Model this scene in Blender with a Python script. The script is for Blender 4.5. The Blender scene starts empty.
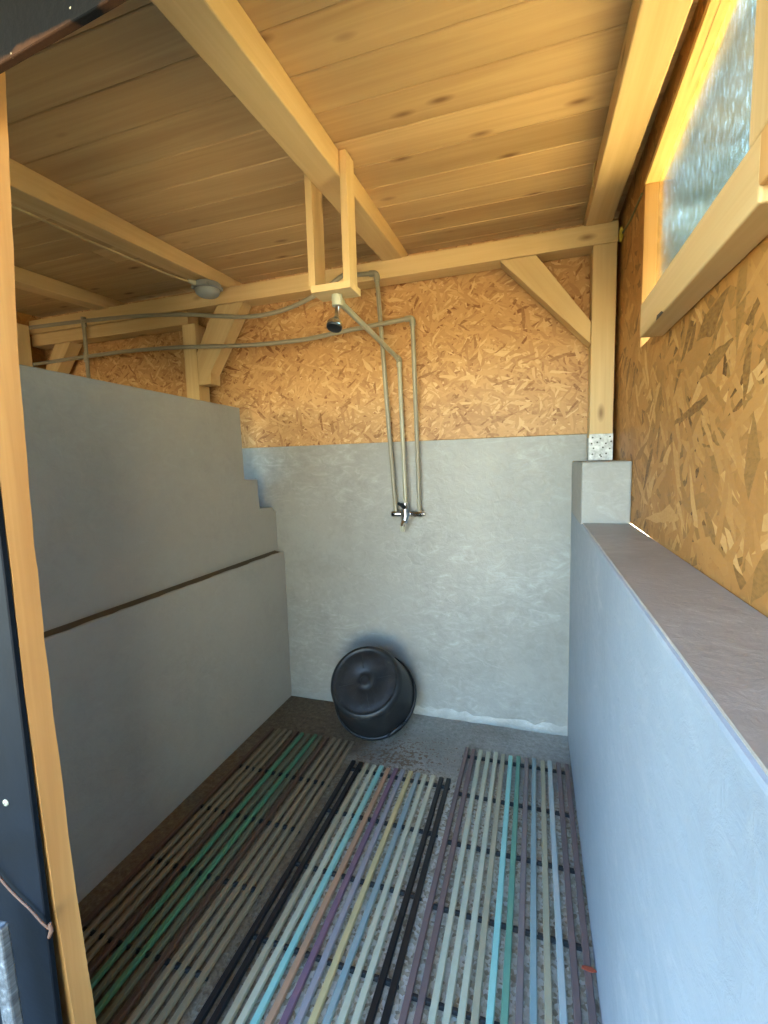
import bpy, bmesh, math, random
from mathutils import Vector, Matrix
random.seed(7)
C = bpy.context.scene.collection
PI = math.pi

# ------------------------------------------------------------------ helpers
def lin(c):
    return tuple((v/12.92 if v <= .04045 else ((v+.055)/1.055)**2.4) for v in [q/255 for q in c]) + (1,)

def tag(o, label=None, cat=None, group=None, kind=None):
    if label: o['label'] = label
    if cat: o['category'] = cat
    if group: o['group'] = group
    if kind: o['kind'] = kind
    return o

def empty(name, loc=(0, 0, 0), label=None, cat=None, group=None):
    o = bpy.data.objects.new(name, None); C.objects.link(o)
    o.location = loc; o.empty_display_size = .05
    return tag(o, label, cat, group)

def link(name, bm, mat, parent=None, smooth=False, mtx=None, world=True):
    """bm -> ONE mesh object. Geometry is in world space unless mtx (local->world) is given."""
    bmesh.ops.recalc_face_normals(bm, faces=bm.faces)
    me = bpy.data.meshes.new(name); bm.to_mesh(me); bm.free()
    if isinstance(mat, (list, tuple)):
        for m in mat: me.materials.append(m)
    else: me.materials.append(mat)
    if smooth:
        for p in me.polygons: p.use_smooth = True
        try: me.set_sharp_from_angle(angle=math.radians(40))
        except Exception: pass
    o = bpy.data.objects.new(name, me); C.objects.link(o)
    if mtx is None: mtx = Matrix.Identity(4)
    if parent is not None:
        o.parent = parent
        pm = Matrix.Translation(parent.location) if parent.parent is None else None
        if pm is None:
            pm = Matrix.Translation(parent.parent.location) @ parent.matrix_basis
        elif parent.type == 'MESH':
            pm = parent.matrix_basis.copy()
        o.matrix_basis = pm.inverted() @ mtx
    else:
        o.matrix_basis = mtx
    return o

def recentre(o, base):
    """move a single-mesh object's origin to base without moving its geometry"""
    b = Vector(base); o.data.transform(Matrix.Translation(-b)); o.location = b
    return o

def box(bm, x0, x1, y0, y1, z0, z1, bev=0, seg=2, mat=0):
    vs = [bm.verts.new(p) for p in ((x0,y0,z0),(x1,y0,z0),(x1,y1,z0),(x0,y1,z0),(x0,y0,z1),(x1,y0,z1),(x1,y1,z1),(x0,y1,z1))]
    fs = [bm.faces.new([vs[i] for i in f]) for f in ((0,3,2,1),(4,5,6,7),(0,1,5,4),(1,2,6,5),(2,3,7,6),(3,0,4,7))]
    for f in fs: f.material_index = mat
    if bev > 0:
        es = list({e for f in fs for e in f.edges})
        bmesh.ops.bevel(bm, geom=es, offset=bev, segments=seg, profile=.5, affect='EDGES')
    return vs

def prism(bm, pts, d, bev=0):
    """extrude polygon pts (3D) by vector d"""
    a = [bm.verts.new(p) for p in pts]; b = [bm.verts.new(Vector(p)+Vector(d)) for p in pts]
    n = len(pts); fs = [bm.faces.new(a[::-1]), bm.faces.new(b)]
    for i in range(n): fs.append(bm.faces.new((a[i], a[(i+1) % n], b[(i+1) % n], b[i])))
    if bev: bmesh.ops.bevel(bm, geom=list({e for f in fs for e in f.edges}), offset=bev, segments=2, profile=.5, affect='EDGES')

def catmull(pts, n=8):
    P = [Vector(p) for p in pts]; out = []
    for i in range(len(P)-1):
        p0 = P[max(i-1, 0)]; p1 = P[i]; p2 = P[i+1]; p3 = P[min(i+2, len(P)-1)]
        for k in range(n):
            t = k/n
            out.append(.5*((2*p1)+(p2-p0)*t+(2*p0-5*p1+4*p2-p3)*t*t+(-p0+3*p1-3*p2+p3)*t**3))
    out.append(P[-1]); return out

def bend(pts, r=.02, n=5):
    """polyline with rounded corners"""
    P = [Vector(p) for p in pts]; out = [P[0]]
    for i in range(1, len(P)-1):
        a = (P[i-1]-P[i]); b = (P[i+1]-P[i]); ra = min(r, a.length*.45, b.length*.45)
        s = P[i]+a.normalized()*ra; e = P[i]+b.normalized()*ra
        for k in range(n+1):
            t = k/n; out.append(s*(1-t)**2+P[i]*2*t*(1-t)+e*t*t)
    out.append(P[-1]); return out

def tube(bm, path, r, seg=12, caps=True):
    P = [Vector(p) for p in path]; rings = []; prev = None
    R = r if isinstance(r, (list, tuple)) else [r]*len(P)
    for i, p in enumerate(P):
        t = (P[min(i+1, len(P)-1)]-P[max(i-1, 0)]).normalized()
        if prev is None:
            u = t.orthogonal().normalized()
        else:
            u = (prev - t*prev.dot(t)).normalized()
        prev = u; v = t.cross(u)
        rings.append([bm.verts.new(p+(u*math.cos(2*PI*k/seg)+v*math.sin(2*PI*k/seg))*R[i]) for k in range(seg)])
    for a, b in zip(rings, rings[1:]):
        for k in range(seg): bm.faces.new((a[k], a[(k+1) % seg], b[(k+1) % seg], b[k]))
    if caps: bm.faces.new(rings[0][::-1]); bm.faces.new(rings[-1])

def lathe(bm, prof, seg=48, mtx=None):
    """prof: [(r,z)] revolved about local z"""
    rings = []; nv = len(bm.verts)
    new = []
    for r, z in prof:
        if r < 1e-5: ring = [bm.verts.new((0, 0, z))]
        else: ring = [bm.verts.new((r*math.cos(2*PI*k/seg), r*math.sin(2*PI*k/seg), z)) for k in range(seg)]
        rings.append(ring); new += ring
    for a, b in zip(rings, rings[1:]):
        for k in range(seg):
            k2 = (k+1) % seg
            if len(a) == 1 and len(b) == 1: continue
            if len(a) == 1: bm.faces.new((a[0], b[k], b[k2]))
            elif len(b) == 1: bm.faces.new((a[k], b[0], a[k2]))
            else: bm.faces.new((a[k], b[k], b[k2], a[k2]))
    if mtx is not None:
        for v in new: v.co = mtx @ v.co

def frame(origin, zdir, xhint=(1, 0, 0)):
    z = Vector(zdir).normalized(); x = Vector(xhint); x = (x - z*x.dot(z)).normalized(); y = z.cross(x)
    m = Matrix((x, y, z)).transposed().to_4x4(); m.translation = Vector(origin); return m

# ------------------------------------------------------------------ node materials
class NT:
    def __init__(s, name):
        s.m = bpy.data.materials.new(name); s.m.use_nodes = True
        s.t = s.m.node_tree; s.b = s.t.nodes['Principled BSDF']
    def n(s, typ, **kw):
        nd = s.t.nodes.new(typ)
        for k, v in kw.items():
            if k.startswith('i_'):
                nd.inputs[k[2:].replace('_', ' ')].default_value = v
            else: setattr(nd, k, v)
        return nd
    def l(s, a, b): s.t.links.new(a, b)
    def math(s, op, a, b=None, c=None, clamp=False):
        nd = s.t.nodes.new('ShaderNodeMath'); nd.operation = op; nd.use_clamp = clamp
        for i, v in enumerate((a, b, c)):
            if v is None: continue
            if hasattr(v, 'is_linked'): s.l(v, nd.inputs[i])
            else: nd.inputs[i].default_value = v
        return nd.outputs[0]
    def mapping(s, vec, scale=(1, 1, 1), rot=(0, 0, 0), loc=(0, 0, 0)):
        nd = s.t.nodes.new('ShaderNodeMapping'); s.l(vec, nd.inputs['Vector'])
        nd.inputs['Scale'].default_value = scale; nd.inputs['Rotation'].default_value = rot
        nd.inputs['Location'].default_value = loc; return nd.outputs[0]
    def noise(s, vec, scale, detail=3, rough=.55, dist=0, dim='3D'):
        nd = s.t.nodes.new('ShaderNodeTexNoise'); nd.noise_dimensions = dim
        s.l(vec, nd.inputs['Vector']); nd.inputs['Scale'].default_value = scale
        nd.inputs['Detail'].default_value = detail; nd.inputs['Roughness'].default_value = rough
        nd.inputs['Distortion'].default_value = dist; return nd.outputs['Fac']
    def ramp(s, fac, stops, interp='LINEAR'):
        nd = s.t.nodes.new('ShaderNodeValToRGB'); s.l(fac, nd.inputs[0]); cr = nd.color_ramp; cr.interpolation = interp
        while len(cr.elements) > 1: cr.elements.remove(cr.elements[-1])
        cr.elements[0].position = stops[0][0]; cr.elements[0].color = stops[0][1]
        for p, c in stops[1:]:
            e = cr.elements.new(p); e.color = c
        return nd.outputs[0]
    def mix(s, fac, a, b, blend='MIX'):
        nd = s.t.nodes.new('ShaderNodeMix'); nd.data_type = 'RGBA'; nd.blend_type = blend
        for sock, v in ((nd.inputs[0], fac), (nd.inputs[6], a), (nd.inputs[7], b)):
            if hasattr(v, 'is_linked'): s.l(v, sock)
            else: sock.default_value = v
        return nd.outputs[2]
    def bump(s, h, strength=.3, dist=.01, normal=None):
        nd = s.t.nodes.new('ShaderNodeBump'); s.l(h, nd.inputs['Height'])
        nd.inputs['Strength'].default_value = strength; nd.inputs['Distance'].default_value = dist
        if normal is not None: s.l(normal, nd.inputs['Normal'])
        s.l(nd.outputs[0], s.b.inputs['Normal']); return nd.outputs[0]
    def obj(s): return s.t.nodes.new('ShaderNodeTexCoord').outputs['Object']
    def rnd(s): return s.t.nodes.new('ShaderNodeObjectInfo').outputs['Random']
    def set(s, **kw):
        for k, v in kw.items():
            k = k.replace('_', ' ')
            if hasattr(v, 'is_linked'): s.l(v, s.b.inputs[k])
            else: s.b.inputs[k].default_value = v
        return s.m

BW = (0, 0, 0, 1); WH = (1, 1, 1, 1)

def plain(name, rgb, rough=.5, metal=0, spec=.5, bumpy=0):
    t = NT(name); v = t.obj()
    n = t.noise(v, 60, 3)
    c = lin(rgb); d = tuple(q*.82 for q in c[:3])+(1,)
    t.set(Base_Color=t.mix(n, d, c), Roughness=rough, Metallic=metal, Specular_IOR_Level=spec)
    if bumpy: t.bump(n, bumpy, .002)
    return t.m

def wood(name, light, dark, along=0, island=False, knots=1.0, rough=.6, tone=.3):
    """sawn softwood, grain along local axis `along`"""
    t = NT(name); v0 = t.obj()
    r = t.n('ShaderNodeNewGeometry').outputs['Random Per Island'] if island else t.rnd()
    off = t.n('ShaderNodeCombineXYZ')
    t.l(t.math('MULTIPLY', r, 37.0), off.inputs[0]); t.l(t.math('MULTIPLY', r, 11.0), off.inputs[1]); t.l(t.math('MULTIPLY', r, 23.0), off.inputs[2])
    add = t.n('ShaderNodeVectorMath', operation='ADD'); t.l(v0, add.inputs[0]); t.l(off.outputs[0], add.inputs[1]); v = add.outputs[0]
    sc = [9, 9, 9]; sc[along] = .55
    m1 = t.mapping(v, tuple(sc)); broad = t.noise(m1, 1.0, 3, .5, .6)
    sc = [95, 95, 95]; sc[along] = 2.2
    m2 = t.mapping(v, tuple(sc)); fine = t.noise(m2, 1.0, 3, .6, .3)
    sc = [34, 34, 34]; sc[along] = 1.4
    m3 = t.mapping(v, tuple(sc)); rings = t.noise(m3, 1.0, 2, .5, 1.2)
    L, D = lin(light), lin(dark)
    f = t.math('ADD', t.math('MULTIPLY', broad, .55), t.math('ADD', t.math('MULTIPLY', fine, .16), t.math('MULTIPLY', rings, .28)))
    col = t.ramp(f, [(.30, D), (.50, tuple(.5*(a+b) for a, b in zip(L, D))), (.68, L)])
    # knots: sparse cells stretched a little along the grain
    sc = [11, 11, 11]; sc[along] = 4.2
    vk = t.n('ShaderNodeTexVoronoi'); t.l(t.mapping(v, tuple(sc)), vk.inputs['Vector']); vk.inputs['Scale'].default_value = 1
    sep = t.n('ShaderNodeSeparateColor'); t.l(vk.outputs['Color'], sep.inputs[0])
    k = t.math('MULTIPLY', t.math('LESS_THAN', sep.outputs[0], .3*knots), t.ramp(vk.outputs['Distance'], [(.05, WH), (.12, (.45, .45, .45, 1)), (.19, BW)]))
    col = t.mix(t.math('MULTIPLY', k, .75), col, lin((96, 56, 24)))
    # board to board tone
    hs = t.n('ShaderNodeHueSaturation'); t.l(col, hs.inputs['Color'])
    t.l(t.math('ADD', t.math('MULTIPLY', r, tone*2), 1-tone), hs.inputs['Value'])
    t.set(Base_Color=hs.outputs[0], Roughness=rough, Specular_IOR_Level=.3)
    t.bump(f, .25, .004)
    return t.m

def osb(name, ax, ay, stops, scale=1.0):
    """pressed flake board: layers of long random strands, the topmost layer wins"""
    t = NT(name); v0 = t.obj()
    sp = t.n('ShaderNodeSeparateXYZ'); t.l(v0, sp.inputs[0]); cb = t.n('ShaderNodeCombineXYZ')
    t.l(sp.outputs[ax], cb.inputs[0]); t.l(sp.outputs[ay], cb.inputs[1]); v = cb.outputs[0]
    w = t.n('ShaderNodeTexNoise'); t.l(v, w.inputs['Vector']); w.inputs['Scale'].default_value = 9; w.inputs['Detail'].default_value = 2
    wa = t.n('ShaderNodeVectorMath', operation='MULTIPLY_ADD'); t.l(w.outputs['Color'], wa.inputs[0])
    wa.inputs[1].default_value = (.03, .03, 0); t.l(v, wa.inputs[2]); v = wa.outputs[0]
    best = None; tone = None
    specs = [(10, 10, 55), (-22, 13, 62), (48, 12, 58), (-58, 14, 66), (82, 13, 60), (28, 17, 85), (-38, 18, 90)]
    for i, (ang, sl, ss) in enumerate(specs):
        mp = t.mapping(v, (sl*scale, ss*scale, 1), (0, 0, 0), (i*3.7, i*5.3, 0))
        rot = t.n('ShaderNodeVectorRotate', rotation_type='Z_AXIS'); t.l(v, rot.inputs['Vector']); rot.inputs['Angle'].default_value = math.radians(ang)
        t.l(rot.outputs[0], mp.node.inputs['Vector'])
        vo = t.n('ShaderNodeTexVoronoi', voronoi_dimensions='2D'); t.l(mp, vo.inputs['Vector']); vo.inputs['Scale'].default_value = 1
        s = t.n('ShaderNodeSeparateColor'); t.l(vo.outputs['Color'], s.inputs[0])
        if best is None: best, tone = s.outputs[0], s.outputs[1]
        else:
            g = t.math('GREATER_THAN', s.outputs[0], best)
            mx = t.n('ShaderNodeMix'); t.l(g, mx.inputs[0]); t.l(tone, mx.inputs[2]); t.l(s.outputs[1], mx.inputs[3])
            tone = mx.outputs[0]; best = t.math('MAXIMUM', best, s.outputs[0])
    grain = t.noise(t.mapping(v, (60, 120, 1)), 1.0, 3)
    big = t.noise(v, 2.2, 2)
    f = t.math('ADD', t.math('MULTIPLY', tone, .72), t.math('ADD', t.math('MULTIPLY', grain, .2), t.math('MULTIPLY', big, .18)))
    col = t.ramp(f, stops)
    t.set(Base_Color=col, Roughness=.55, Specular_IOR_Level=.35)
    t.bump(t.math('ADD', tone, t.math('MULTIPLY', grain, .5)), .22, .004)
    return t.m

def paint(name, rgb, mottled=.12, rough=.42, streak=(3, 3, 3), worn=1.0):
    t = NT(name); v = t.obj()
    n1 = t.noise(v, 2.4, 4, .6, .4); n2 = t.noise(t.mapping(v, streak), 9, 5, .65, .8); n3 = t.noise(v, 140, 3, .6)
    c = lin(rgb); d = tuple(q*(1-mottled*1.6) for q in c[:3])+(1,); e = tuple(min(1, q*(1+mottled)) for q in c[:3])+(1,)
    col = t.ramp(t.math('ADD', t.math('MULTIPLY', n1, .6), t.math('MULTIPLY', n2, .4)), [(.32, d), (.5, c), (.7, e)])
    # worn pale scrapes and white flecks of render showing through
    sc = t.math('ADD', t.math('MULTIPLY', t.noise(t.mapping(v, (4, 4, 8)), 2.6, 6, .72, 1.4), .62), t.math('MULTIPLY', t.noise(v, 1.7, 2, .5), .38))
    wear = t.ramp(sc, [(.50, BW), (.58, (.22*worn, .22*worn, .22*worn, 1)), (.68, (.7*worn, .7*worn, .7*worn, 1))])
    col = t.mix(wear, col, lin((206, 206, 202)))
    t.set(Base_Color=col, Roughness=t.math('ADD', t.math('MULTIPLY', n2, .25), rough-.12), Specular_IOR_Level=.5)
    h = t.math('ADD', t.math('MULTIPLY', n2, .5), t.math('ADD', t.math('MULTIPLY', n3, .05), t.math('MULTIPLY', n1, 2.0)))
    t.bump(h, .35, .010)
    return t.m

# ------------------------------------------------------------------ materials
M = {}
PINE_L, PINE_D = (212, 184, 136), (188, 155, 106)
M['pine'] = wood('pine_timber', PINE_L, PINE_D, 0, tone=.08)
M['pine_edge'] = wood('pine_sawn', (204, 160, 102), (164, 116, 66), 2, tone=.05, knots=.6)
M['pine_y'] = wood('pine_lining', (236, 206, 140), (206, 166, 100), 1, tone=.05, knots=.5)
M['plank'] = wood('roof_boards', (206, 174, 126), (170, 135, 90), 0, island=True, tone=.13, knots=2.4)
M['osb_back'] = osb('flake_board_back', 0, 2, [(.16, lin((128, 82, 44))), (.28, lin((170, 125, 78))), (.5, lin((182, 138, 88))), (.76, lin((194, 150, 98))), (.98, lin((214, 178, 128)))], 1.2)
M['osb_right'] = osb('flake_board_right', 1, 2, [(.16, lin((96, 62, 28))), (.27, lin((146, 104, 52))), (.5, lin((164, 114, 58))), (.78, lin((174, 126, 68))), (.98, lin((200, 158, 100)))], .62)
M['paint'] = paint('grey_masonry_paint', (146, 143, 135), worn=.5)
M['paint_dark'] = paint('grey_masonry_paint_left', (156, 151, 141), .07, .5, worn=.15)
M['paint_sky_tint'] = paint('grey_paint_sky_tinted_right', (138, 149, 161), .1, .42, worn=.4)  # blue of the sky light mixed into this wall's grey base colour
M['grime'] = plain('grime', (92, 80, 62), .9)
M['navy'] = None
M['conduit'] = plain('grey_plastic_pipe', (150, 142, 122), .4)
M['conduit_light'] = plain('pale_plastic_pipe', (172, 166, 142), .4)
M['chrome'] = plain('chrome', (220, 220, 222), .12, 1.0)
M['black'] = plain('black_plastic', (22, 23, 25), .35)
M['black_mat'] = plain('black_pvc', (20, 20, 22), .4)
M['rod'] = plain('black_rubber_rod', (26, 26, 27), .6)
M['galv'] = None
M['clip'] = plain('offwhite_plastic', (172, 168, 144), .45)
M['green_cable'] = plain('green_grey_cable', (120, 118, 78), .5)
M['grey_cable'] = plain('grey_cable', (186, 164, 120), .5)
M['cord'] = plain('brown_cord', (104, 74, 58), .7)
M['screw'] = plain('zinc_screw', (220, 222, 205), .3, .6)
M['straw'] = plain('straw', (196, 172, 110), .8)
M['lump'] = plain('lump_yellow', (232, 208, 90), .8)
M['leaf'] = plain('tree_leaf', (56, 74, 50), .6)
M['bark'] = plain('tree_bark', (90, 74, 56), .8)

t = NT('navy_paint'); v = t.obj()
n = t.noise(v, 7, 4, .6, .5); d = t.noise(v, 38, 4, .7)
col = t.ramp(n, [(.3, lin((7, 13, 21))), (.7, lin((11, 20, 31)))])
col = t.mix(t.ramp(d, [(.64, BW), (.72, (.6, .6, .6, 1))]), col, lin((26, 30, 34)))
t.set(Base_Color=col, Roughness=.6, Specular_IOR_Level=.15); t.bump(n, .3, .006); M['navy'] = t.m

t = NT('navy_lintel'); v = t.obj()
n = t.noise(v, 9, 4, .6, .5); d = t.noise(v, 55, 3, .6)
sp = t.n('ShaderNodeSeparateXYZ'); t.l(v, sp.inputs[0])
low = t.ramp(t.math('ADD', t.math('MULTIPLY', sp.outputs[2], 18), t.math('MULTIPLY', n, 1.0)), [(.5, WH), (1.25/2, BW)])
col = t.ramp(n, [(.3, lin((3, 4, 7))), (.7, lin((8, 10, 14)))])
col = t.mix(low, col, lin((62, 40, 26)))
col = t.mix(t.ramp(d, [(.72, BW), (.75, WH)]), col, lin((200, 190, 165)))
t.set(Base_Color=col, Roughness=.75, Specular_IOR_Level=.15); t.bump(d, .4, .004); M['lintel'] = t.m

t = NT('galvanised_plate'); v = t.obj()
sp = t.n('ShaderNodeSeparateXYZ'); t.l(v, sp.inputs[0])
vo = t.n('ShaderNodeTexVoronoi'); t.l(v, vo.inputs['Vector']); vo.inputs['Scale'].default_value = 160
n = t.noise(v, 60, 3)
t.set(Base_Color=t.ramp(n, [(.3, lin((140, 140, 136))), (.7, lin((190, 190, 186)))]), Metallic=.5, Roughness=.45); M['galv'] = t.m
M['hole'] = plain('hole_shadow', (60, 52, 44), .8)

t = NT('concrete_floor'); v = t.obj()
sp = t.n('ShaderNodeSeparateXYZ'); t.l(v, sp.inputs[0])
n1 = t.noise(v, 3.5, 5, .65, .4); n2 = t.noise(v, 46, 4, .7); n3 = t.noise(v, 150, 2, .5)
con = t.ramp(t.math('ADD', t.math('MULTIPLY', n1, .5), t.math('MULTIPLY', n2, .5)), [(.32, lin((112, 108, 98))), (.5, lin((146, 142, 132))), (.68, lin((176, 172, 162)))])
# exposed pebbly aggregate
vo = t.n('ShaderNodeTexVoronoi'); t.l(v, vo.inputs['Vector']); vo.inputs['Scale'].default_value = 105
vs = t.n('ShaderNodeSeparateColor'); t.l(vo.outputs['Color'], vs.inputs[0])
peb = t.ramp(vs.outputs[0], [(0, lin((118, 104, 78))), (.25, lin((160, 152, 128))), (.6, lin((184, 180, 162))), (1, lin((208, 206, 194)))])
pf = t.math('MULTIPLY', t.ramp(sp.outputs[1], [(.0, WH), (.5, WH), (1, WH)]), t.ramp(n2, [(.35, BW), (.6, WH)]))
nearer = t.math('SUBTRACT', 1.0, t.math('MULTIPLY', t.math('SUBTRACT', sp.outputs[1], 1.75), 8.0, clamp=True), clamp=True)
con = t.mix(t.math('MULTIPLY', nearer, .8), con, peb)
# brown trodden dirt on the partition side
wob = t.math('ADD', sp.outputs[0], t.math('MULTIPLY', t.math('SUBTRACT', n1, .5), .5))
dirt = t.math('MULTIPLY', t.math('SUBTRACT', -.58, wob), 4.5, clamp=True)
mud = t.ramp(n2, [(.3, lin((64, 46, 30))), (.55, lin((98, 80, 56))), (.75, lin((122, 106, 80)))])
con = t.mix(t.math('MULTIPLY', dirt, .92), con, mud)
# brown droppings and crumbs in front of the tub
dx = t.math('SUBTRACT', sp.outputs[0], -.58); dy = t.math('SUBTRACT', sp.outputs[1], 1.90)
rr = t.math('SQRT', t.math('ADD', t.math('MULTIPLY', dx, dx), t.math('MULTIPLY', t.math('MULTIPLY', dy, dy), 1.6)))
spot = t.ramp(t.math('SUBTRACT', n2, t.math('MULTIPLY', rr, .55)), [(.44, BW), (.50, WH)])
con = t.mix(t.math('MULTIPLY', spot, .85), con, lin((104, 78, 48)))
t.set(Base_Color=con, Roughness=t.math('ADD', t.math('MULTIPLY', n1, .3), .5)); t.bump(t.math('ADD', n2, t.math('MULTIPLY', vo.outputs['Distance'], .6)), .6, .006); M['floor'] = t.m

t = NT('rubber_tub'); v = t.obj()
n = t.noise(v, 22, 5, .7, .5); n2 = t.noise(v, 90, 3)
t.set(Base_Color=t.ramp(n, [(.4, lin((24, 25, 27))), (.62, lin((36, 37, 38))), (.78, lin((70, 66, 58)))]), Roughness=t.math('ADD', t.math('MULTIPLY', n, .3), .3), Specular_IOR_Level=.35); t.bump(n2, .15, .002); M['tub'] = t.m

t = NT('ribbed_roofing_pane'); v = t.obj()
st = t.noise(t.mapping(v, (1, 170, 34)), 1.0, 4, .75); dr = t.noise(v, 130, 3, .6); soft = t.noise(v, 5, 3, .6)
t.set(Base_Color=t.ramp(st, [(.38, lin((134, 130, 96))), (.5, lin((160, 156, 122))), (.62, lin((228, 224, 200)))]), Roughness=t.math('ADD', t.math('MULTIPLY', soft, .1), .03), Transmission_Weight=1.0, IOR=1.2)
t.bump(t.math('ADD', st, dr), .08, .002); M['pane'] = t.m

t = NT('lamp_glass'); v = t.obj()
t.set(Base_Color=lin((190, 196, 196)), Roughness=.28, Transmission_Weight=.55, IOR=1.3); M['lampglass'] = t.m
M['lampbase'] = plain('grey_lamp_body', (128, 130, 130), .5)

t = NT('weathered_batten'); v = t.obj()
n = t.noise(t.mapping(v, (60, 60, 5)), 1.0, 5, .7)
t.set(Base_Color=t.ramp(n, [(.35, lin((52, 54, 58))), (.55, lin((92, 96, 100))), (.72, lin((140, 144, 148)))]), Roughness=.6); t.bump(n, .5, .004); M['batten'] = t.m

t = NT('outdoor_ground'); v = t.obj()
n = t.noise(v, 1.1, 5, .65); n2 = t.noise(v, 26, 4, .7)
sp = t.n('ShaderNodeSeparateXYZ'); t.l(v, sp.inputs[0]); f = t.math('ADD', t.math('MULTIPLY', n, .5), t.math('MULTIPLY', n2, .5))
gravel = t.ramp(f, [(.35, lin((196, 170, 120))), (.5, lin((226, 204, 160))), (.65, lin((236, 222, 188)))])
grass = t.ramp(f, [(.35, lin((40, 44, 24))), (.5, lin((62, 64, 38))), (.65, lin((88, 84, 56)))])
side = t.math('MULTIPLY', t.math('ADD', t.math('ADD', sp.outputs[0], -.25), t.math('MULTIPLY', n, .4)), 6, clamp=True)
t.set(Base_Color=t.mix(side, grass, gravel), Roughness=.9); t.bump(n2, .5, .03); M['ground'] = t.m

# ------------------------------------------------------------------ dimensions
D, XL, XU, XR, XO = 2.278, -1.353, -1.395, .162, .327
ZO, ZL, ZP, YP = 1.453, 1.108, 1.332, 1.81
YF = .565
SL = .0328
def zr(y): return 2.242+SL*(y-2)
def zc(y): return 2.338+SL*(y-2)
XE = -3.05

# ------------------------------------------------------------------ setting
bm = bmesh.new(); box(bm, XE-.1, XR+.02, YF-.06, D+.02, -.08, 0); box(bm, XR-.0, XO, .12, YF-.06, -.08, -.02)
tag(link('floor', bm, M['floor']), 'grey concrete floor trodden brown with dirt along the left side', 'floor', kind='structure')

bm = bmesh.new(); box(bm, -14, 14, -16, 12, -.14, -.081)
tag(link('ground', bm, M['ground']), 'sunlit dry grass and gravel outside the shed', 'ground', kind='structure')

# roof boards: one mesh, every board modelled, laid across the rafters
bm = bmesh.new(); y = .322-.135*6; k = 0
while y < D+.02:
    w = .135; x = -3.4; y1 = y+w-.0025
    cuts = [-3.4, [-1.9, -.632, -1.573, .24][k % 4], .385]
    for a, b in zip(cuts, cuts[1:]):
        dz = random.uniform(0, .002)
        vs = box(bm, a+.0008, b-.0008, y, y1, 0, .024, .0022, 1)
    k += 1; y += w
for v in bm.verts: v.co.z += zc(v.co.y)
tag(link('ceiling', bm, M['plank']), 'pale softwood roof boards laid side by side above the rafters', 'ceiling', kind='structure')

bm = bmesh.new(); box(bm, -3.45, .40, -.52, D+.22, .0262, .045)  # boards and covering run past the doorway, an added unseen overhang shading it
for v in bm.verts: v.co.z += zc(v.co.y)
tag(link('roof', bm, M['navy']), 'dark roof covering above the boards', 'roof', kind='structure')

# back wall
bm = bmesh.new(); box(bm, XE-.1, XO+.005, D, D+.14, -.02, ZO+.01)
wb = tag(link('wall_back', bm, M['paint']), 'grey painted back wall of the wash bay', 'wall', kind='structure')
bm = bmesh.new(); box(bm, XE-.1, XO+.02, D-.012, D+.01, ZO, zc(D)-.002, .002, 1)
o = link('flake_board', bm, M['osb_back'], wb); o['label'] = 'orange flake board above the paint'
# plaster skirt bulging at the foot of the back wall
bm = bmesh.new(); pts = []
n = 40; rows = []
for i in range(n+1):
    x = XL+(XR-XL)*i/n; a = .006+.007*random.random()*(.4+.6*i/n); h = .03+.03*random.random()
    rows.append([bm.verts.new(p) for p in ((x, D-a, 0), (x, D-a*.8, h*.5), (x, D+.001, h))])
for a, b in zip(rows, rows[1:]):
    for j in range(2): bm.faces.new((a[j], b[j], b[j+1], a[j+1]))
o = link('plaster_skirt', bm, M['paint'], wb, True)

# left partition, lower leaf, set-back upper leaf with toothed far end
bm = bmesh.new(); box(bm, XL-.20, XL, YF+.05, D, -.02, .867, .006, 2)
wl = tag(link('wall_left', bm, M['paint_dark']), 'low grey painted partition on the left with a ledge halfway up', 'wall', kind='structure')
bm = bmesh.new()
prism(bm, [(XU, YF+.05, .86), (XU, D, .86), (XU, D, 1.095), (XU, 2.245, 1.095), (XU, 2.245, 1.12), (XU, 2.112, 1.12), (XU, 2.112, 1.28), (XU, 1.992, 1.28), (XU, 1.992, 1.64), (XU, YF+.05, 1.664)], (-.12, 0, 0), .004)
o = link('upper_leaf', bm, M['paint_dark'], wl); o['label'] = 'upper part of the partition, stepped at its far end'
bm = bmesh.new(); rows = []
for i in range(41):
    y = YF+.06+(2.24-YF-.06)*i/40; a = .030+.012*random.random()
    rows.append([bm.verts.new(p) for p in ((XU-.001, y, .8675+.006), (XU+a*.5, y, .8675+.004*random.random()), (XU+a, y, .8672))])
for a, b in zip(rows, rows[1:]):
    for j in range(2): bm.faces.new((a[j], b[j], b[j+1], a[j+1]))
o = link('dust_on_ledge', bm, M['grime'], wl, True); o['kind'] = 'stuff'

# right block wall with ledge and pilaster
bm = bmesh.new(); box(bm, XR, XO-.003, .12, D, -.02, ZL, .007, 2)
wr = tag(link('wall_right', bm, M['paint_sky_tint']), 'low thick grey painted wall on the right topped by a wide ledge', 'wall', kind='structure')
bm = bmesh.new(); box(bm, XR+.0005, XO-.001, YP, D, ZL-.03, ZP, .006, 2)
bm2 = bmesh.new(); box(bm2, XR+.006, XO-.002, .13, YP, ZL-.002, ZL+.0022, .0015, 1)
o = link('ledge_top', bm2, M['paint'], wr); o['label'] = 'flat painted top of the ledge'
o = link('pillar', bm, M['paint'], wr); o['label'] = 'raised square block carrying the corner post'

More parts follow.
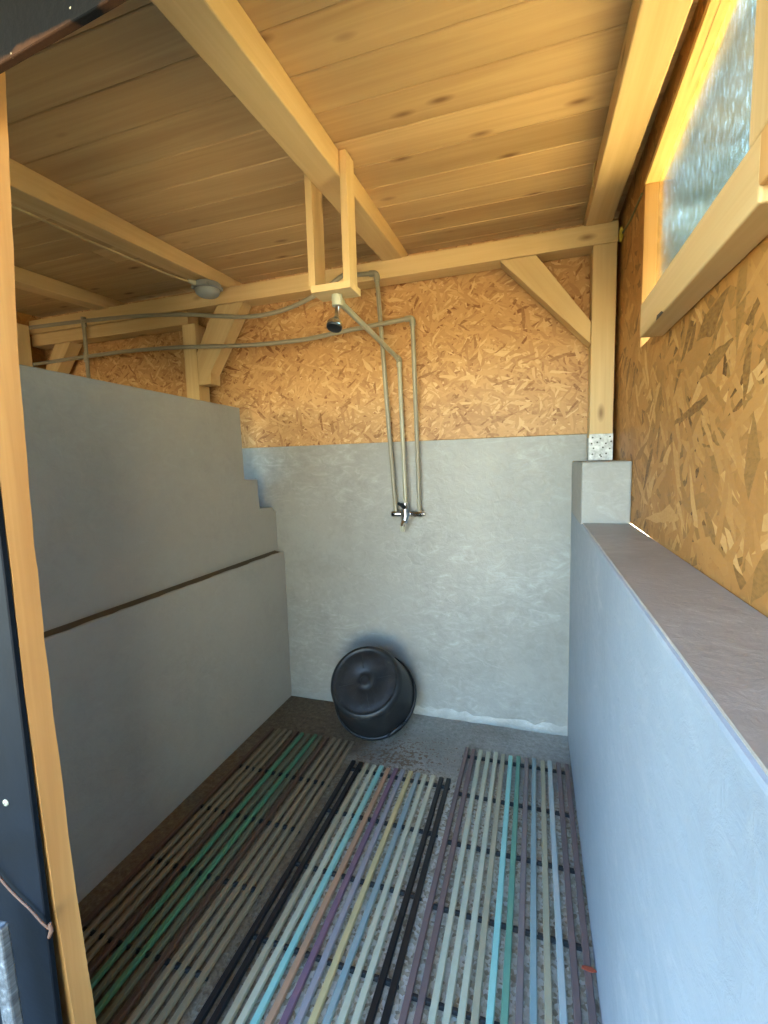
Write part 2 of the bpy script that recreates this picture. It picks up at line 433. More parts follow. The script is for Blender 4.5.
# flake board wall above the ledge with the window opening
WY0, WY1, WZ0 = .50, 1.757, 1.70
def wtop(y): return 2.201+.077*(1.764-y)
bm = bmesh.new()
def slab(pts): prism(bm, [(XO, y, z) for y, z in pts], (.018, 0, 0))
slab([(WY1, ZL+.0022), (D+.02, ZL+.0032), (D+.02, zc(D+.02)-.001), (WY1, zc(WY1)-.001)])
slab([(.12, ZL-.02), (1.30, ZL-.02), (1.48, ZL-.001), (1.62, ZL+.0012), (WY1, ZL+.0022), (WY1, WZ0), (.12, WZ0)])
slab([(WY0, wtop(WY0)), (WY1, wtop(WY1)), (WY1, zc(WY1)-.001), (WY0, zc(WY0)-.001)])
slab([(.12, WZ0), (WY0, WZ0), (WY0, zc(WY0)-.001), (.12, zc(.12)-.001)])
tag(link('wall_right_upper', bm, M['osb_right']), 'brown flake board wall on the right above the ledge', 'wall', kind='structure')

w1 = empty('window_1', (XO, 1.2, WZ0)); tag(w1, 'long high window with a ribbed translucent pane', 'window', kind='structure')
bm = bmesh.new(); prism(bm, [(XO-.001, WY1-.018, WZ0), (XO-.001, WY1, WZ0), (XO-.001, WY1, wtop(WY1)), (XO-.001, WY1-.018, wtop(WY1))], (.055, 0, 0), .001)
link('jamb_lining', bm, M['pine_edge'], w1)
bm = bmesh.new(); prism(bm, [(XO-.001, WY0, wtop(WY0)-.003), (XO-.001, WY1, wtop(WY1)-.003), (XO-.001, WY1, wtop(WY1)+.014), (XO-.001, WY0, wtop(WY0)+.014)], (.055, 0, 0), .001)
link('head_lining', bm, M['pine_y'], w1)
bm = bmesh.new(); prism(bm, [(XO+.037, WY0, WZ0), (XO+.037, WY1-.016, WZ0), (XO+.037, WY1-.016, wtop(WY1)), (XO+.037, WY0, wtop(WY0))], (.004, 0, 0))
link('pane', bm, M['pane'], w1)

# far end wall of the next bay, front wall, both seen past the partition / doorway
bm = bmesh.new(); prism(bm, [(XE-.1, YF, -.02), (XE-.1, D+.02, -.02), (XE-.1, D+.02, zc(D+.02)-.001), (XE-.1, YF, zc(YF)-.001)], (.1, 0, 0))
tag(link('wall_far_left', bm, M['osb_right']), 'dim flake board end wall of the bay beyond the partition', 'wall', kind='structure')
bm = bmesh.new(); box(bm, -1.60, -.900, YF-.012, YF, -.08, 2.28, .002, 1)
tag(link('wall_front', bm, M['navy']), 'navy painted outer cladding beside the doorway', 'wall', kind='structure')

bm = bmesh.new(); box(bm, XE-.1, -1.603, YF-.012, YF, -.08, 1.52, .002, 1); box(bm, XE-.1, -1.603, YF-.012, YF, 1.82, 2.28, .002, 1)
tag(link('wall_front_left', bm, M['navy']), 'navy half-height front of the bay beyond the partition', 'wall', kind='structure')
dl = empty('sky_blocker_door', (.365, .08, -.05), 'unseen navy door leaf added outside the doorway to block sky light', 'door')  # door leaf added out of view to keep sky light off the left wall
bm = bmesh.new()
for i in range(8):
    box(bm, .352, .376, .08-1.03+i*.128, .08-1.03+i*.128+.126, -.05, 2.0, .003, 1)
link('blocker_boards', bm, M['navy'], dl)
for z in (.25, 1.7):
    bm = bmesh.new(); box(bm, .3305, .3515, .08-1.0, .04, z, z+.09, .004, 1); link('blocker_ledge', bm, M['navy'], dl)

# ------------------------------------------------------------------ timbers
def timber(name, p0, p1, w, h, mat, parent=None, roll=0, bev=.004, up=(0, 0, 1), cut0=0, cut1=0):
    """rectangular timber from p0 to p1 (centre line); w across, h along `up`; local x runs with the grain"""
    p0, p1 = Vector(p0), Vector(p1); x = (p1-p0); L = x.length; x.normalize()
    z = Vector(up); z = (z-x*z.dot(x)).normalized(); y = z.cross(x)
    m = Matrix((x, y, z)).transposed().to_4x4(); m.translation = p0
    bm = bmesh.new()
    vs = []
    for xx, c in ((0, cut0), (L, cut1)):
        for yy, zz in ((-w/2, -h/2), (w/2, -h/2), (w/2, h/2), (-w/2, h/2)):
            vs.append(bm.verts.new((xx+c*zz, yy, zz)))
    fs = [bm.faces.new([vs[i] for i in f]) for f in ((3, 2, 1, 0), (4, 5, 6, 7), (0, 1, 5, 4), (1, 2, 6, 5), (2, 3, 7, 6), (3, 0, 4, 7))]
    bmesh.ops.bevel(bm, geom=list(bm.edges), offset=bev, segments=2, profile=.5, affect='EDGES')
    return link(name, bm, mat, parent, mtx=m)

def rafter(xc, w, label):
    y0, y1 = YF-.05, D-.014
    c = lambda y: (zr(y)+zc(y))/2
    o = timber('rafter', (xc, y0, c(y0)-.001), (xc, y1, c(y1)-.001), w, .0945, M['pine'])
    xm = max(v.co.x for v in o.data.vertices)
    for v in o.data.vertices:
        if v.co.x > xm*.5 and v.co.z < 0: v.co.z += .034*(v.co.x/xm)   # sawn shallower where it sits on the beam
    tag(o, label, 'rafter', 'rafters under the board roof'); return o
rafter(-.6317, .095, 'middle pale rafter that the hanging shower bracket straddles')
rafter(-1.575, .095, 'rafter above the partition with the round lamp under its end')
rafter(-2.39, .095, 'leftmost visible rafter, over the bay beyond the partition')
rafter(.239, .098, 'rafter along the right wall above the window')

o = timber('tie_beam', (-2.99, 2.19, 2.243), (.312, 2.19, 2.243), .10, .081, M['pine'])
tag(o, 'long horizontal timber beam across the back wall under the rafters', 'beam')
o = timber('support_beam', (-2.99, 2.192, 2.165), (-1.80, 2.192, 2.165), .09, .07, M['pine'])
tag(o, 'shorter second beam fixed below the left half of the back beam', 'beam')

# right corner post with perforated foot plate
pr_ = empty('timber_post', (.264, 2.185, ZP), 'square timber post on the raised block in the right corner', 'post', 'posts along the back wall')
timber('post_shaft', (.264, 2.187, ZP+.004), (.264, 2.187, 2.2025), .09, .09, M['pine'], pr_, up=(0, 1, 0))
bm = bmesh.new(); box(bm, .2185, .3105, 2.139, 2.1415, ZP+.003, 1.445, .0008, 1); box(bm, .2165, .2188, 2.1395, 2.20, ZP+.003, 1.43, .0006, 1)
pl = link('foot_plate', bm, M['galv'], pr_); pl['label'] = 'shiny perforated metal foot plate'
random.seed(3)
bm = bmesh.new()
for hx, hz in ((.232, 1.43), (.262, 1.425), (.298, 1.432), (.228, 1.405), (.25, 1.41), (.283, 1.404), (.303, 1.412), (.236, 1.385), (.272, 1.388), (.298, 1.382), (.232, 1.36), (.285, 1.362), (.262, 1.356), (.266, 1.35)):
    lathe(bm, [(0, 0), (.0035, 0)], 10, frame((hx, 2.1386, hz), (0, -1, 0)))
link('nail_hole', bm, M['hole'], pl)['kind'] = 'stuff'

pl_ = empty('timber_post', (-1.795, 2.19, .0), 'square timber post rising behind the far end of the partition', 'post', 'posts along the back wall')
timber('post_shaft', (-1.795, 2.187, 0.0), (-1.795, 2.187, 2.128), .085, .09, M['pine'], pl_, up=(0, 1, 0))
pf_ = empty('timber_post', (-2.985, 2.04, 0), 'dim timber post at the far left end beyond the partition', 'post', 'posts along the back wall')
timber('post_shaft', (-2.985, 2.06, 0.0), (-2.985, 2.06, 2.24), .09, .09, M['pine'], pf_, up=(0, 1, 0))

def brace(pts, y0, y1, label):
    bm = bmesh.new()
    a, b = Vector((pts[0][0], 0, pts[0][1])), Vector((pts[1][0], 0, pts[1][1])); x = (b-a).normalized()
    m = Matrix((x, Vector((0, 1, 0)), x.cross(Vector((0, 1, 0))))).transposed().to_4x4(); m.translation = Vector((pts[0][0], y0, pts[0][1]))
    inv = m.inverted()
    prism(bm, [inv @ Vector((px, y0, pz)) for px, pz in pts], (0, y1-y0, 0), .003)
    o = link('knee_brace', bm, M['pine'], mtx=m); tag(o, label, 'brace', 'knee braces under the back beam'); return o
brace([(.0, 2.200), (.217, 1.905), (.217, 1.815), (-.150, 2.200)], 2.141, 2.225, 'diagonal timber brace between back beam and right corner post')
brace([(-1.66, 2.125), (-1.751, 1.97), (-1.751, 1.80), (-1.672, 1.80), (-1.672, 1.86), (-1.44, 2.20), (-1.60, 2.20)], 2.141, 2.222, 'diagonal timber brace beside the post behind the partition')
brace([(-2.80, 2.128), (-2.94, 1.93), (-2.94, 1.80), (-2.67, 2.128)], 2.15, 2.23, 'dim diagonal brace at the far left corner under the back beam')

# window rail, its offcut and stud
o = timber('window_rail', (.298, .748, 1.711), (.298, 1.452, 1.711), .056, .088, M['pine'])
tag(o, 'pale horizontal timber rail under the high window', 'rail')
bm = bmesh.new(); prism(bm, [(.2705, 1.21, 1.6655), (.2705, 1.27, 1.6650), (.2705, 1.262, 1.674), (.2705, 1.222, 1.672)], (-.0015, 0, 0))
link('split', bm, M['hole'], bpy.data.objects['window_rail'])
o = timber('timber_block', (.296, .56, 1.718), (.296, .746, 1.718), .058, .066, M['pine_edge'])
tag(o, 'short light timber block butted against the near end of the window rail', 'timber')
o = timber('window_stud', (.316, .74, 1.756), (.316, .74, zr(.74)-.004), .09, .108, M['pine'], up=(0, 1, 0))
tag(o, 'upright timber stud at the near end of the high window', 'stud')

# doorway jamb: slightly bowed sawn timber
bm = bmesh.new()
prof = [(-.02, .602, .636), (.161, .588, .630), (.55, .573, .616), (.93, .566, .610), (1.21, .566, .611), (1.52, .567, .618), (1.8, .568, .634), (2.05, .572, .649), (2.27, .58, .66)]
rings = []
for z, ya, yb in prof:
    rings.append([bm.verts.new(p) for p in ((-.90, ya, z), (-.945, ya, z), (-.945, yb, z), (-.90, yb, z))])
for a, b in zip(rings, rings[1:]):
    for k in range(4): bm.faces.new((a[k], a[(k+1) % 4], b[(k+1) % 4], b[k]))
bm.faces.new(rings[0]); bm.faces.new(rings[-1][::-1])
bmesh.ops.subdivide_edges(bm, edges=[e for e in bm.edges if abs(e.verts[0].co.z-e.verts[1].co.z) > .05], cuts=5)
for v in bm.verts: v.co += Vector((random.uniform(-1, 1)*.0006, random.uniform(-1, 1)*.0012, 0))
o = recentre(link('door_jamb', bm, M['pine_edge']), (-.92, .6, 0))
tag(o, 'rough sawn bowed timber jamb at the left edge of the doorway', 'door frame')

bm = bmesh.new()
prism(bm, [(-1.60, YF-.013, 1.888), (.10, YF-.013, 2.049), (.8, YF-.013, 2.115), (.8, YF-.013, 2.29), (-1.60, YF-.013, 2.29)], (0, .012, 0), .002)
for v in bm.verts: v.co = v.co
m = Matrix.Translation((-.775, YF-.007, 1.966)) @ Matrix.Rotation(-math.atan(.095), 4, 'Y')
bm.transform(m.inverted())
o = link('door_lintel', bm, M['lintel'], mtx=m)
tag(o, 'dirty navy black lintel board over the doorway with a grubby lower edge', 'lintel')

# things on the navy cladding
sx = Vector((-.962, YF-.0125, .74))
bm = bmesh.new(); lathe(bm, [(0, .0035), (.003, .0035), (.0062, .002), (.0068, 0)], 20, frame((-.9699, YF-.012, .715), (0, -1, 0)))
s = recentre(link('screw', bm, M['screw'], smooth=True), (-.9699, YF-.012, .715))
tag(s, 'small pale screw head in the navy cladding', 'screw')
bm = bmesh.new(); box(bm, -.0035, .0035, -.0006, .0006, -.0045, -.0036)
link('screw_slot', bm, M['hole'], s, mtx=frame((-.9699, YF-.012, .715), (0, 1, 0), (1, 0, .6)))

# ------------------------------------------------------------------ hanging shower bracket
hb = empty('shower_bracket', (-.632, 1.455, 1.905), 'wooden hanger of two boards and a block straddling the middle rafter', 'bracket')
timber('hanger_board', (-.5705, 1.453, 1.926), (-.5705, 1.453, 2.312), .024, .066, M['pine'], hb, up=(0, 1, 0), bev=.002)
timber('hanger_board', (-.692, 1.462, 1.926), (-.692, 1.462, 2.312), .024, .084, M['pine'], hb, up=(0, 1, 0), bev=.002)
timber('hanger_block', (-.696, 1.462, 1.915), (-.556, 1.462, 1.915), .092, .023, M['pine'], hb, bev=.002)

# ------------------------------------------------------------------ pipes and shower
PR = .0105
def pipe(name, pts, label, mat, elbows=(), r=PR, bendr=.028):
    o = empty(name, pts[-1], label, 'pipe', 'plastic pipes of the shower')
    bm = bmesh.new(); tube(bm, bend(pts, bendr), r, 14); link('pipe_run', bm, mat, o, True)
    for a, b, c in elbows:
        a, b, c = Vector(a), Vector(b), Vector(c)
        bm = bmesh.new(); tube(bm, bend([b+(a-b).normalized()*.034, b, b+(c-b).normalized()*.034], bendr), r+.0035, 14); link('elbow', bm, mat, o, True)
    return o
MX0, MX1, MZ, MY = -.672, -.549, 1.088, 2.235
A = [(MX0, MY, MZ+.012), (-.688, 2.222, 1.42), (-.703, 2.126, 2.223), (-.87, 2.122, 2.238), (-1.02, 2.118, 2.165), (-1.2, 2.118, 2.118), (-1.39, 2.118, 2.111), (-1.6, 2.118, 2.140), (-1.79, 2.118, 2.170), (-2.1, 2.118, 2.20), (-2.505, 2.118, 2.221), (-3.0, 2.118, 2.235)]
up = empty('water_pipe', A[0], 'upper grey pipe sagging along the back beam, dropping left of the mixer', 'pipe', 'plastic pipes of the shower')
bm = bmesh.new(); tube(bm, bend(A[:4], .028)[:-1]+catmull(A[3:], 6), PR, 14); link('pipe_run', bm, M['conduit'], up, True)
b = Vector(A[2]); bm = bmesh.new(); tube(bm, bend([b+(Vector(A[1])-b).normalized()*.034, b, b+(Vector(A[3])-b).normalized()*.034], .028), PR+.0035, 14); link('elbow', bm, M['conduit'], up, True)
B = [(MX1, MY, MZ+.012), (-.552, 2.232, 1.42), (-.543, 2.150, 2.012), (-.90, 2.135, 1.985), (-1.122, 2.13, 1.968), (-1.45, 2.125, 1.975), (-1.825, 2.12, 2.004), (-2.2, 2.12, 2.02), (-2.55, 2.12, 2.02), (-2.97, 2.12, 2.015)]
lo = empty('water_pipe', B[0], 'lower grey pipe crossing the flake board, dropping right of the mixer', 'pipe', 'plastic pipes of the shower')
bm = bmesh.new(); tube(bm, bend(B[:4], .028)[:-1]+catmull(B[3:], 6), PR, 14); link('pipe_run', bm, M['conduit'], lo, True)
b = Vector(B[2]); bm = bmesh.new(); tube(bm, bend([b+(Vector(B[1])-b).normalized()*.034, b, b+(Vector(B[3])-b).normalized()*.034], .028), PR+.0035, 14); link('elbow', bm, M['conduit'], lo, True)
o = empty('water_pipe', (-2.52, 2.13, 1.6), 'short upright grey pipe joining the two pipes above the partition', 'pipe', 'plastic pipes of the shower')
bm = bmesh.new(); tube(bm, [(-2.515, 2.119, 2.221), (-2.52, 2.122, 2.0), (-2.53, 2.128, 1.6)], PR, 14); link('pipe_run', bm, M['conduit'], o, True)
for z, xx in ((2.221, -2.515), (2.02, -2.521)):
    bm = bmesh.new(); tube(bm, [(xx, 2.1195, z+.022), (xx, 2.1205, z-.03)], PR+.0035, 14); link('tee', bm, M['conduit'], o, True)

RP = [(-.613, 2.215, MZ+.05), (-.632, 2.222, 1.848), (-.623, 1.475, 1.888)]
sh = empty('shower', RP[0], 'shower riser pipe slanting up to a small black shower head below the hanger', 'shower')
bm = bmesh.new(); tube(bm, bend(RP, .03), PR, 14); link('riser_pipe', bm, M['conduit_light'], sh, True)
b = Vector(RP[1]); bm = bmesh.new(); tube(bm, bend([b+(Vector(RP[0])-b).normalized()*.034, b, b+(Vector(RP[2])-b).normalized()*.034], .03), PR+.0035, 14); link('elbow', bm, M['conduit_light'], sh, True)
bm = bmesh.new(); tube(bm, [(-.623, 1.495, 1.887), (-.623, 1.455, 1.887), (-.623, 1.450, 1.887)], .0155, 16)
tube(bm, [(-.623, 1.462, 1.9035), (-.623, 1.462, 1.868)], .0175, 16); c = link('pipe_clip', bm, M['clip'], sh, True); c['label'] = 'off-white elbow and clip'
bm = bmesh.new(); tube(bm, [(-.623, 1.462, 1.87), (-.625, 1.46, 1.838), (-.627, 1.456, 1.826)], [.0085, .0075, .010], 14); c = link('neck', bm, M['chrome'], sh, True); c['label'] = 'chrome neck'
ax = Vector((-.04, -.36, -.93)).normalized(); hm = frame(Vector((-.628, 1.455, 1.826)), ax)
bm = bmesh.new(); lathe(bm, [(0, -.004), (.009, -.003), (.012, .003), (.021, .010), (.0262, .018), (.0272, .026), (.0262, .030)], 32, hm); c = link('shower_head', bm, M['chrome'], sh, True); c['label'] = 'chrome bell of the shower head'
hd = c
bm = bmesh.new(); lathe(bm, [(.0262, .027), (.0266, .031), (.0245, .0355), (.020, .0375), (0, .0375)], 32, hm); c = link('spray_face', bm, M['black'], sh, True); c['label'] = 'black spray face'

mx = empty('shower_mixer', (-.631, D, MZ), 'chrome bath mixer tap on the grey back wall between three pipes', 'tap')
bm = bmesh.new(); tube(bm, [(MX0-.022, MY, MZ), (MX0-.02, MY, MZ), (MX0+.02, MY, MZ), (MX0+.03, MY, MZ), (MX1-.03, MY, MZ), (MX1-.02, MY, MZ), (MX1+.018, MY, MZ), (MX1+.02, MY, MZ)], [.012, .0165, .0165, .014, .014, .0165, .0165, .012], 20); link('body', bm, M['chrome'], mx, True)
for x in (MX0, MX1):
    bm = bmesh.new(); lathe(bm, [(0, -.04), (.02, -.04), (.02, -.034), (.011, -.03), (.011, 0)], 20, frame((x, MY, MZ), (0, -1, 0))); link('wall_flange', bm, M['chrome'], mx, True)
bm = bmesh.new(); tube(bm, [(-.614, 2.213, MZ+.058), (-.615, 2.213, MZ+.04), (-.618, 2.222, MZ+.01), (-.618, 2.222, MZ-.02), (-.620, 2.205, MZ-.045)], [.013, .016, .026, .024, .015], 20); link('cartridge_body', bm, M['chrome'], mx, True)
bm = bmesh.new(); tube(bm, [(-.618, 2.205, MZ+.036), (-.624, 2.18, MZ+.050), (-.632, 2.155, MZ+.060)], [.013, .011, .008], 12); c = link('lever', bm, M['black'], mx, True); c['label'] = 'dark lever handle'
bm = bmesh.new(); tube(bm, [(-.620, 2.212, MZ-.030), (-.624, 2.19, MZ-.046), (-.624, 2.185, MZ-.058)], [.013, .012, .012], 16); link('spout', bm, M['chrome'], mx, True)
bm = bmesh.new(); tube(bm, [(-.624, 2.185, MZ-.054), (-.624, 2.185, MZ-.082)], [.0135, .011], 16); c = link('hose_tail', bm, M['clip'], mx, True); c['label'] = 'cream plastic hose connector'
bm = bmesh.new(); tube(bm, [(MX1+.019, MY, MZ), (MX1+.03, MY, MZ)], .010, 14); link('end_cap', bm, M['chrome'], mx, True)
bm = bmesh.new(); lathe(bm, [(0, .004), (.005, .003), (.007, 0)], 16, frame((-.535, D, MZ+.004), (0, -1, 0)))
tag(recentre(link('wall_plug', bm, M['clip'], smooth=True), (-.535, D, MZ+.004)), 'tiny white plug in the wall right of the shower mixer', 'plug')

# ------------------------------------------------------------------ bulkhead lamp and cables
lp = empty('bulkhead_lamp', (-1.575, 1.985, zr(1.985)), 'round grey bulkhead lamp under the end of the rafter over the partition', 'lamp')
lc = Vector((-1.534, 1.985, zr(1.985)+.004))
bm = bmesh.new(); lathe(bm, [(0, 0), (.062, 0), (.066, .006), (.066, .024), (.060, .030), (0, .030)], 36, frame(lc, (0, 0, -1))); link('lamp_base', bm, M['lampbase'], lp, True)
bm = bmesh.new(); lathe(bm, [(.058, .029), (.059, .036), (.054, .048), (.042, .058), (.024, .064), (0, .066)], 36, frame(lc, (0, 0, -1))); c = link('glass_dome', bm, M['lampglass'], lp, True); c['label'] = 'clear frosted glass dome'
bm = bmesh.new(); tube(bm, [lc+Vector((-.02, -.063, -.014)), lc+Vector((-.026, -.08, -.014)), lc+Vector((-.032, -.096, -.013))], [.012, .012, .008], 12); link('cable_gland', bm, M['clip'], lp, True)
for a in (.6, 2.2, 3.8, 5.4):
    bm = bmesh.new(); p = lc+Vector((.066*math.cos(a), .066*math.sin(a), 0)); box(bm, p.x-.006, p.x+.006, p.y-.006, p.y+.006, lc.z-.03, lc.z-.012, .002, 1); link('screw_lug', bm, M['lampbase'], lp)
cb = [(-1.566, 1.889, zr(1.89)-.009), (-1.58, 1.84, zr(1.84)-.008), (-1.60, 1.7, zr(1.7)-.006), (-1.612, 1.4, zr(1.4)-.006), (-1.612, 1.0, zr(1.0)-.006), (-1.612, .7, zr(.7)-.006)]
bm = bmesh.new(); tube(bm, catmull(cb, 6), .0045, 8)
tag(link('lamp_cable', bm, M['grey_cable'], smooth=True), 'thin grey cable along the rafter running to the bulkhead lamp', 'cable')
bm = bmesh.new(); tube(bm, catmull([(.322, 2.20, 2.225), (.323, 2.12, 2.222), (.323, 1.95, 2.196), (.323, 1.775, 2.19)], 6), .0035, 8)
tag(link('thin_cable', bm, M['green_cable'], smooth=True), 'thin greenish cable in the right corner between beam and window', 'cable')
bm = bmesh.new(); bmesh.ops.create_icosphere(bm, subdivisions=3, radius=1)  # yellow-coloured lump in the gap by the beam end
for v in bm.verts: v.co = Vector((v.co.x*.006, v.co.y*.012, v.co.z*.024))*(1+.35*math.sin(9*v.co.x+7*v.co.z+5*v.co.y))
bm.transform(Matrix.Translation((.3195, 2.13, 2.222)))
tag(recentre(link('yellow_lump', bm, M['lump'], smooth=True), (.3195, 2.13, 2.205)), 'small yellow lump in the gap beside the beam end', 'lump')
z0 = zc(1.83)
bm = bmesh.new(); tube(bm, catmull([(.186, 1.80, zc(1.80)), (.182, 1.80, z0-.022), (.180, 1.82, z0-.045), (.188, 1.845, z0-.06), (.197, 1.85, z0-.05)], 6), .0016, 6)
tag(link('straw_wisp', bm, M['straw'], smooth=True), 'thin straw wisp dangling from the roof boards by the right rafter', 'straw')

# ------------------------------------------------------------------ black rubber tub
r_, tilt, yaw, cx = .2155, .8206, -.081, -.774
nrm = Vector((.0592204, -.72915614, .68178021)); cen = Vector((-.77396, 2.1235, .158))
H = .2439; RB = .171
tb = empty('rubber_tub', (-.77, 2.12, 0), 'black rubber feed tub tipped on its rim against the back wall', 'tub')
tm = frame(cen, nrm, (1, 0, 0))
bm = bmesh.new()
lathe(bm, [(.208, .004), (.2015, .03), (RB+.006, H-.03), (RB, H-.012), (RB-.008, H-.002), (RB-.016, H), (RB-.022, H-.0045), (RB-.03, H-.0055), (RB-.04, H-.003), (.055, H-.002), (.05, H-.006), (.03, H-.007), (.024, H-.003), (.02, H+.001), (.012, H+.0015), (.0, H-.001),
           (.0, H-.009), (RB-.015, H-.010), (RB-.006, H-.022), (.193, .03), (.199, .004), (.208, .004)], 72, tm)
link('tub_bowl', bm, M['tub'], tb, True)
bm = bmesh.new(); lathe(bm, [(.200, .001), (.2130, 0), (.2155, .004), (.2155, .016), (.212, .022), (.206, .023), (.2055, .012), (.200, .010), (.200, .001)], 72, tm); link('tub_rim', bm, M['tub'], tb, True)
def lug(a):
    d = Vector((math.cos(a), math.sin(a), 0)); p = Vector((-math.sin(a), math.cos(a), 0)); bm = bmesh.new()
    pts = [d*.206-p*.045+Vector((0, 0, .02)), d*.212-p*.04+Vector((0, 0, .042)), d*.2125+Vector((0, 0, .050)), d*.212+p*.04+Vector((0, 0, .042)), d*.206+p*.045+Vector((0, 0, .02))]
    tube(bm, [tm @ q for q in catmull(pts, 5)], .0085, 10); link('handle', bm, M['tub'], tb, True)
# handle positions around the rim (local x is right, local y is up the wall)
lug(-.80); lug(-.80+PI)
for a in (.35, .35+PI/2, .35+PI, .35+PI*1.5):
    bm = bmesh.new(); d = Vector((math.cos(a), math.sin(a), 0)); q = Vector((-d.y, d.x, 0))
    pts = [d*.058+q*.0022, d*.128+q*.0022, d*.128-q*.0022, d*.058-q*.0022]
    prism(bm, [tm @ (p+Vector((0, 0, H-.004))) for p in pts], (tm.to_3x3() @ Vector((0, 0, .0035))))
    link('base_rib', bm, M['tub'], tb)

# ------------------------------------------------------------------ duckboard mats
CREAM, TAN, BRN = (196, 190, 158), (168, 150, 118), (116, 84, 74)
COL = {'cream': (178, 176, 150), 'tan': (160, 150, 122), 'brown': (108, 88, 84), 'aqua': (140, 188, 174), 'green': (98, 144, 120), 'olive': (122, 126, 102),
       'orange': (170, 132, 102), 'purple': (118, 90, 102), 'mauve': (144, 138, 138), 'yellow': (190, 170, 120), 'blue grey': (134, 150, 146), 'pale grey': (166, 172, 166), 'black': (20, 20, 22),
       'mud brown': (84, 60, 44), 'dull tan': (128, 112, 86), 'sea green': (74, 124, 90), 'moss': (98, 98, 74), 'mauve brown': (118, 104, 100)}
slatmat = {}
def sm(c):
    if c not in slatmat: slatmat[c] = plain('pvc_'+c.replace(' ', '_'), COL[c], .45)
    return slatmat[c]
def mat_(x0, x1, y0, y1, cols, rods, label, angle=0, w=.0185):
    o = empty('duckboard_mat', ((x0+x1)/2, y0, 0), label, 'mat', 'slatted duckboard mats on the floor')
    n = len(cols); pitch = (x1-x0-w)/(n-1)
    for i, c in enumerate(cols):
        xa = x0+i*pitch; bm = bmesh.new(); yy0 = y0; yy1 = y1+random.uniform(-.006, .006)
        sec = [(0, .009), (0, .0175), (.002, .020), (w-.002, .020), (w, .0175), (w, .009)]
        N = 14; rings = []; ph = random.uniform(0, 6); am = random.uniform(.0003, .0013); sk = random.uniform(-.002, .002)
        for k in range(N+1):
            t_ = k/N; yv = yy0+(yy1-yy0)*t_; dx = am*math.sin(ph+t_*5)+sk*t_+math.tan(angle)*(yv-y0)
            rings.append([bm.verts.new((xa+px+dx, yv, pz)) for px, pz in sec])
        for a, b in zip(rings, rings[1:]):
            for k in range(6): bm.faces.new((a[k], a[(k+1) % 6], b[(k+1) % 6], b[k]))
        bm.faces.new(rings[0]); bm.faces.new(rings[-1][::-1])
        s = link('slat', bm, sm(c), o, True); s['label'] = c+' plastic slat'
    for y in rods:
        bm = bmesh.new(); dx = math.tan(angle)*(y-y0)
        tube(bm, [(x0-.002+dx, y, .0055), (x1+.002+dx, y+random.uniform(-.002, .002), .0055)], .0045, 10)
        for i in range(n-1):   # spacers between the slats
            xm = x0+i*pitch+w+(pitch-w)/2+dx; box(bm, xm-(pitch-w)/2+.0005, xm+(pitch-w)/2-.0005, y-.0048, y+.0048, .006, .0165, .001, 1)
        link('cross_rod', bm, M['rod'], o, True)
    return o
rodsR = [1.972-.2475*i for i in range(6)]
mat_(-.302, .150, .62, 2.02, ['brown', 'brown', 'cream', 'cream', 'cream', 'tan', 'aqua', 'green', 'mauve brown', 'blue grey', 'tan', 'pale grey', 'brown', 'brown'], rodsR, 'right duckboard mat edged with brown slats along the right wall')
rodsM = [1.747-.2505*i for i in range(5)]
mat_(-.775, -.325, .62, 1.79, ['black', 'black', 'tan', 'cream', 'aqua', 'orange', 'purple', 'mauve', 'yellow', 'blue grey', 'cream', 'cream', 'black', 'black'], rodsM, 'middle duckboard mat edged with pairs of black slats')
rodsL = [1.6285-.2535*i for i in range(4)]
mat_(-1.270, -.815, .66, 1.925, ['mud brown', 'dull tan', 'dull tan', 'dull tan', 'mud brown', 'sea green', 'moss', 'sea green', 'moss', 'mud brown', 'dull tan', 'dull tan', 'dull tan', 'dull tan'], rodsL, 'left duckboard mat of dull tan, brown and green slats beside the partition', w=.0165)
bm = bmesh.new()
prism(bm, [(.125, 1.163, .0205), (.150, 1.160, .0205), (.166, 1.166, .0205), (.150, 1.174, .0205), (.128, 1.172, .0205)], (0, 0, .002), .0005)
tag(recentre(link('dry_leaf', bm, plain('dry_leaf', (150, 66, 40), .7)), (.145, 1.167, .0205)), 'little reddish dry leaf on the right mat beside the right wall', 'leaf')

# ------------------------------------------------------------------ batten and cord by the doorway
o = timber('grey_batten', (-.866, .470, -.08), (-.950, .505, .510), .034, .018, M['batten'], up=(0, 1, 0))
tag(o, 'weathered grey batten leaning on the navy cladding at bottom left', 'batten')
bm = bmesh.new(); tube(bm, catmull([(-1.05, .545, .60), (-1.00, .545, .552), (-.965, .545, .528), (-.925, .545, .508), (-.895, .545, .488), (-.880, .549, .474)], 6), .0024, 8)
tube(bm, [(-.882, .550, .486), (-.878, .549, .472), (-.884, .547, .458)], [.003, .0045, .003], 8)
tag(link('brown_cord', bm, M['cord'], smooth=True), 'thin brown cord sagging across the navy cladding to the jamb', 'cord')

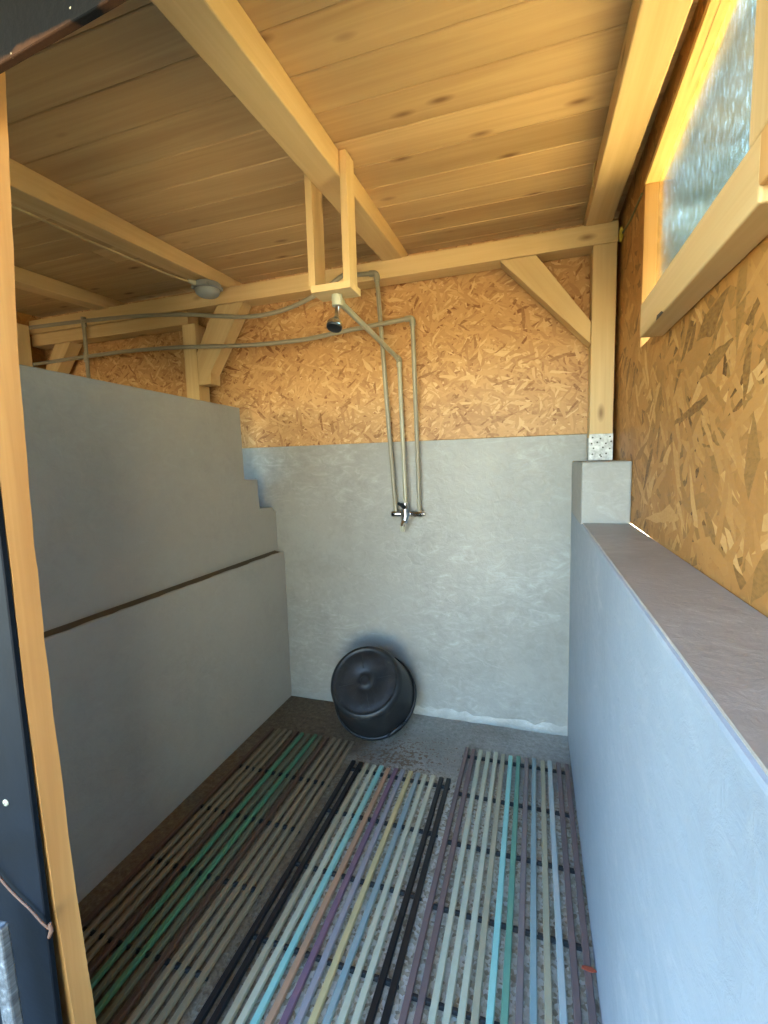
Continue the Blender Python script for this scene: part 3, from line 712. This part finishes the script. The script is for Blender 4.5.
# ------------------------------------------------------------------ outside tree glimpsed through the pane
sb = empty('tree', (2.3, 7.4, -.08), 'leafy tree outside, blurred through the ribbed window pane', 'tree')
bm = bmesh.new(); tube(bm, catmull([(2.3, 7.4, -.1), (2.34, 7.42, 1.2), (2.28, 7.38, 3.0), (2.3, 7.4, 5.8)], 4), [.15-.007*k for k in range(13)], 10); link('trunk', bm, M['bark'], sb, True)
for k in range(9):
    a = k*.7; z = 2.6+.32*k; bm = bmesh.new()
    tube(bm, catmull([(2.3, 7.4, z), (2.3+.7*math.cos(a), 7.4+.7*math.sin(a), z+.5), (2.3+1.5*math.cos(a), 7.4+1.5*math.sin(a), z+1.1)], 4), [.05-.004*q for q in range(9)], 6); link('branch', bm, M['bark'], sb, True)
bm = bmesh.new()
for k in range(7000):
    d = Vector((random.gauss(0, 1), random.gauss(0, 1), random.gauss(0, 1))).normalized()*random.uniform(.45, 1)
    p = Vector((2.2+d.x*2.5, 7.4+d.y*2.0, 5.0+d.z*2.7)); q = Vector((random.gauss(0, 1), random.gauss(0, 1), random.gauss(0, 1))).normalized()*.11; r = q.orthogonal().normalized()*.055
    bm.faces.new([bm.verts.new(p-q), bm.verts.new(p+r), bm.verts.new(p+q), bm.verts.new(p-r)])
link('foliage', bm, M['leaf'], sb)
shade_tree = sb.copy(); C.objects.link(shade_tree); shade_tree.location = (3.6, -5.0, -.08); shade_tree['label'] = 'unseen leafy tree added beyond the door leaf to block sky light'  # second tree added out of view, its crown cuts sky light through the doorway
for ch in list(sb.children):
    c = ch.copy(); C.objects.link(c); c.parent = shade_tree
sb['group'] = shade_tree['group'] = 'trees around the shed'

# ------------------------------------------------------------------ light
w = bpy.data.worlds.new('sky'); bpy.context.scene.world = w; w.use_nodes = True
nt = w.node_tree; bg = nt.nodes['Background']
sky = nt.nodes.new('ShaderNodeTexSky'); sky.sky_type = 'NISHITA'; sky.sun_disc = False
sky.sun_elevation = math.radians(48); sky.sun_rotation = math.radians(-32); sky.air_density = 1.3; sky.dust_density = .4; sky.ozone_density = 2.5
hs = nt.nodes.new('ShaderNodeHueSaturation'); hs.inputs['Saturation'].default_value = 1.2; nt.links.new(sky.outputs[0], hs.inputs['Color']); nt.links.new(hs.outputs[0], bg.inputs[0]); bg.inputs[1].default_value = .85
sun = bpy.data.lights.new('sun', 'SUN'); sun.energy = 32.0; sun.angle = .01; sun.color = (1, .93, .8)
so = bpy.data.objects.new('sun', sun); C.objects.link(so)
so.rotation_euler = (Vector((0, 0, 0))-Vector((-.35, .55, 1.0))).to_track_quat('-Z', 'Y').to_euler()

# ------------------------------------------------------------------ camera
cam = bpy.data.cameras.new('camera'); co = bpy.data.objects.new('camera', cam); C.objects.link(co)
fw = Vector((-.31076562, .94445404, -.10691726)); rt = Vector((.95046221, .30959075, -.02784159)); u = Vector((-.00680549, .11027303, .99387803))
mm = Matrix((rt, u, -fw)).transposed().to_4x4(); mm.translation = Vector((0, 0, 1.35)); co.matrix_world = mm
cam.sensor_fit = 'VERTICAL'; cam.sensor_height = 36; cam.lens = 459.7143/1024*36; cam.clip_start = .02
S = bpy.context.scene; S.camera = co
S.view_settings.view_transform = 'Standard'; S.view_settings.look = 'None'; S.view_settings.gamma = 1; S.view_settings.use_curve_mapping = False
S.view_settings.exposure = 1.82
S.cycles.max_bounces = 16; S.cycles.diffuse_bounces = 10; S.cycles.transmission_bounces = 8
S.cycles.use_denoising = True
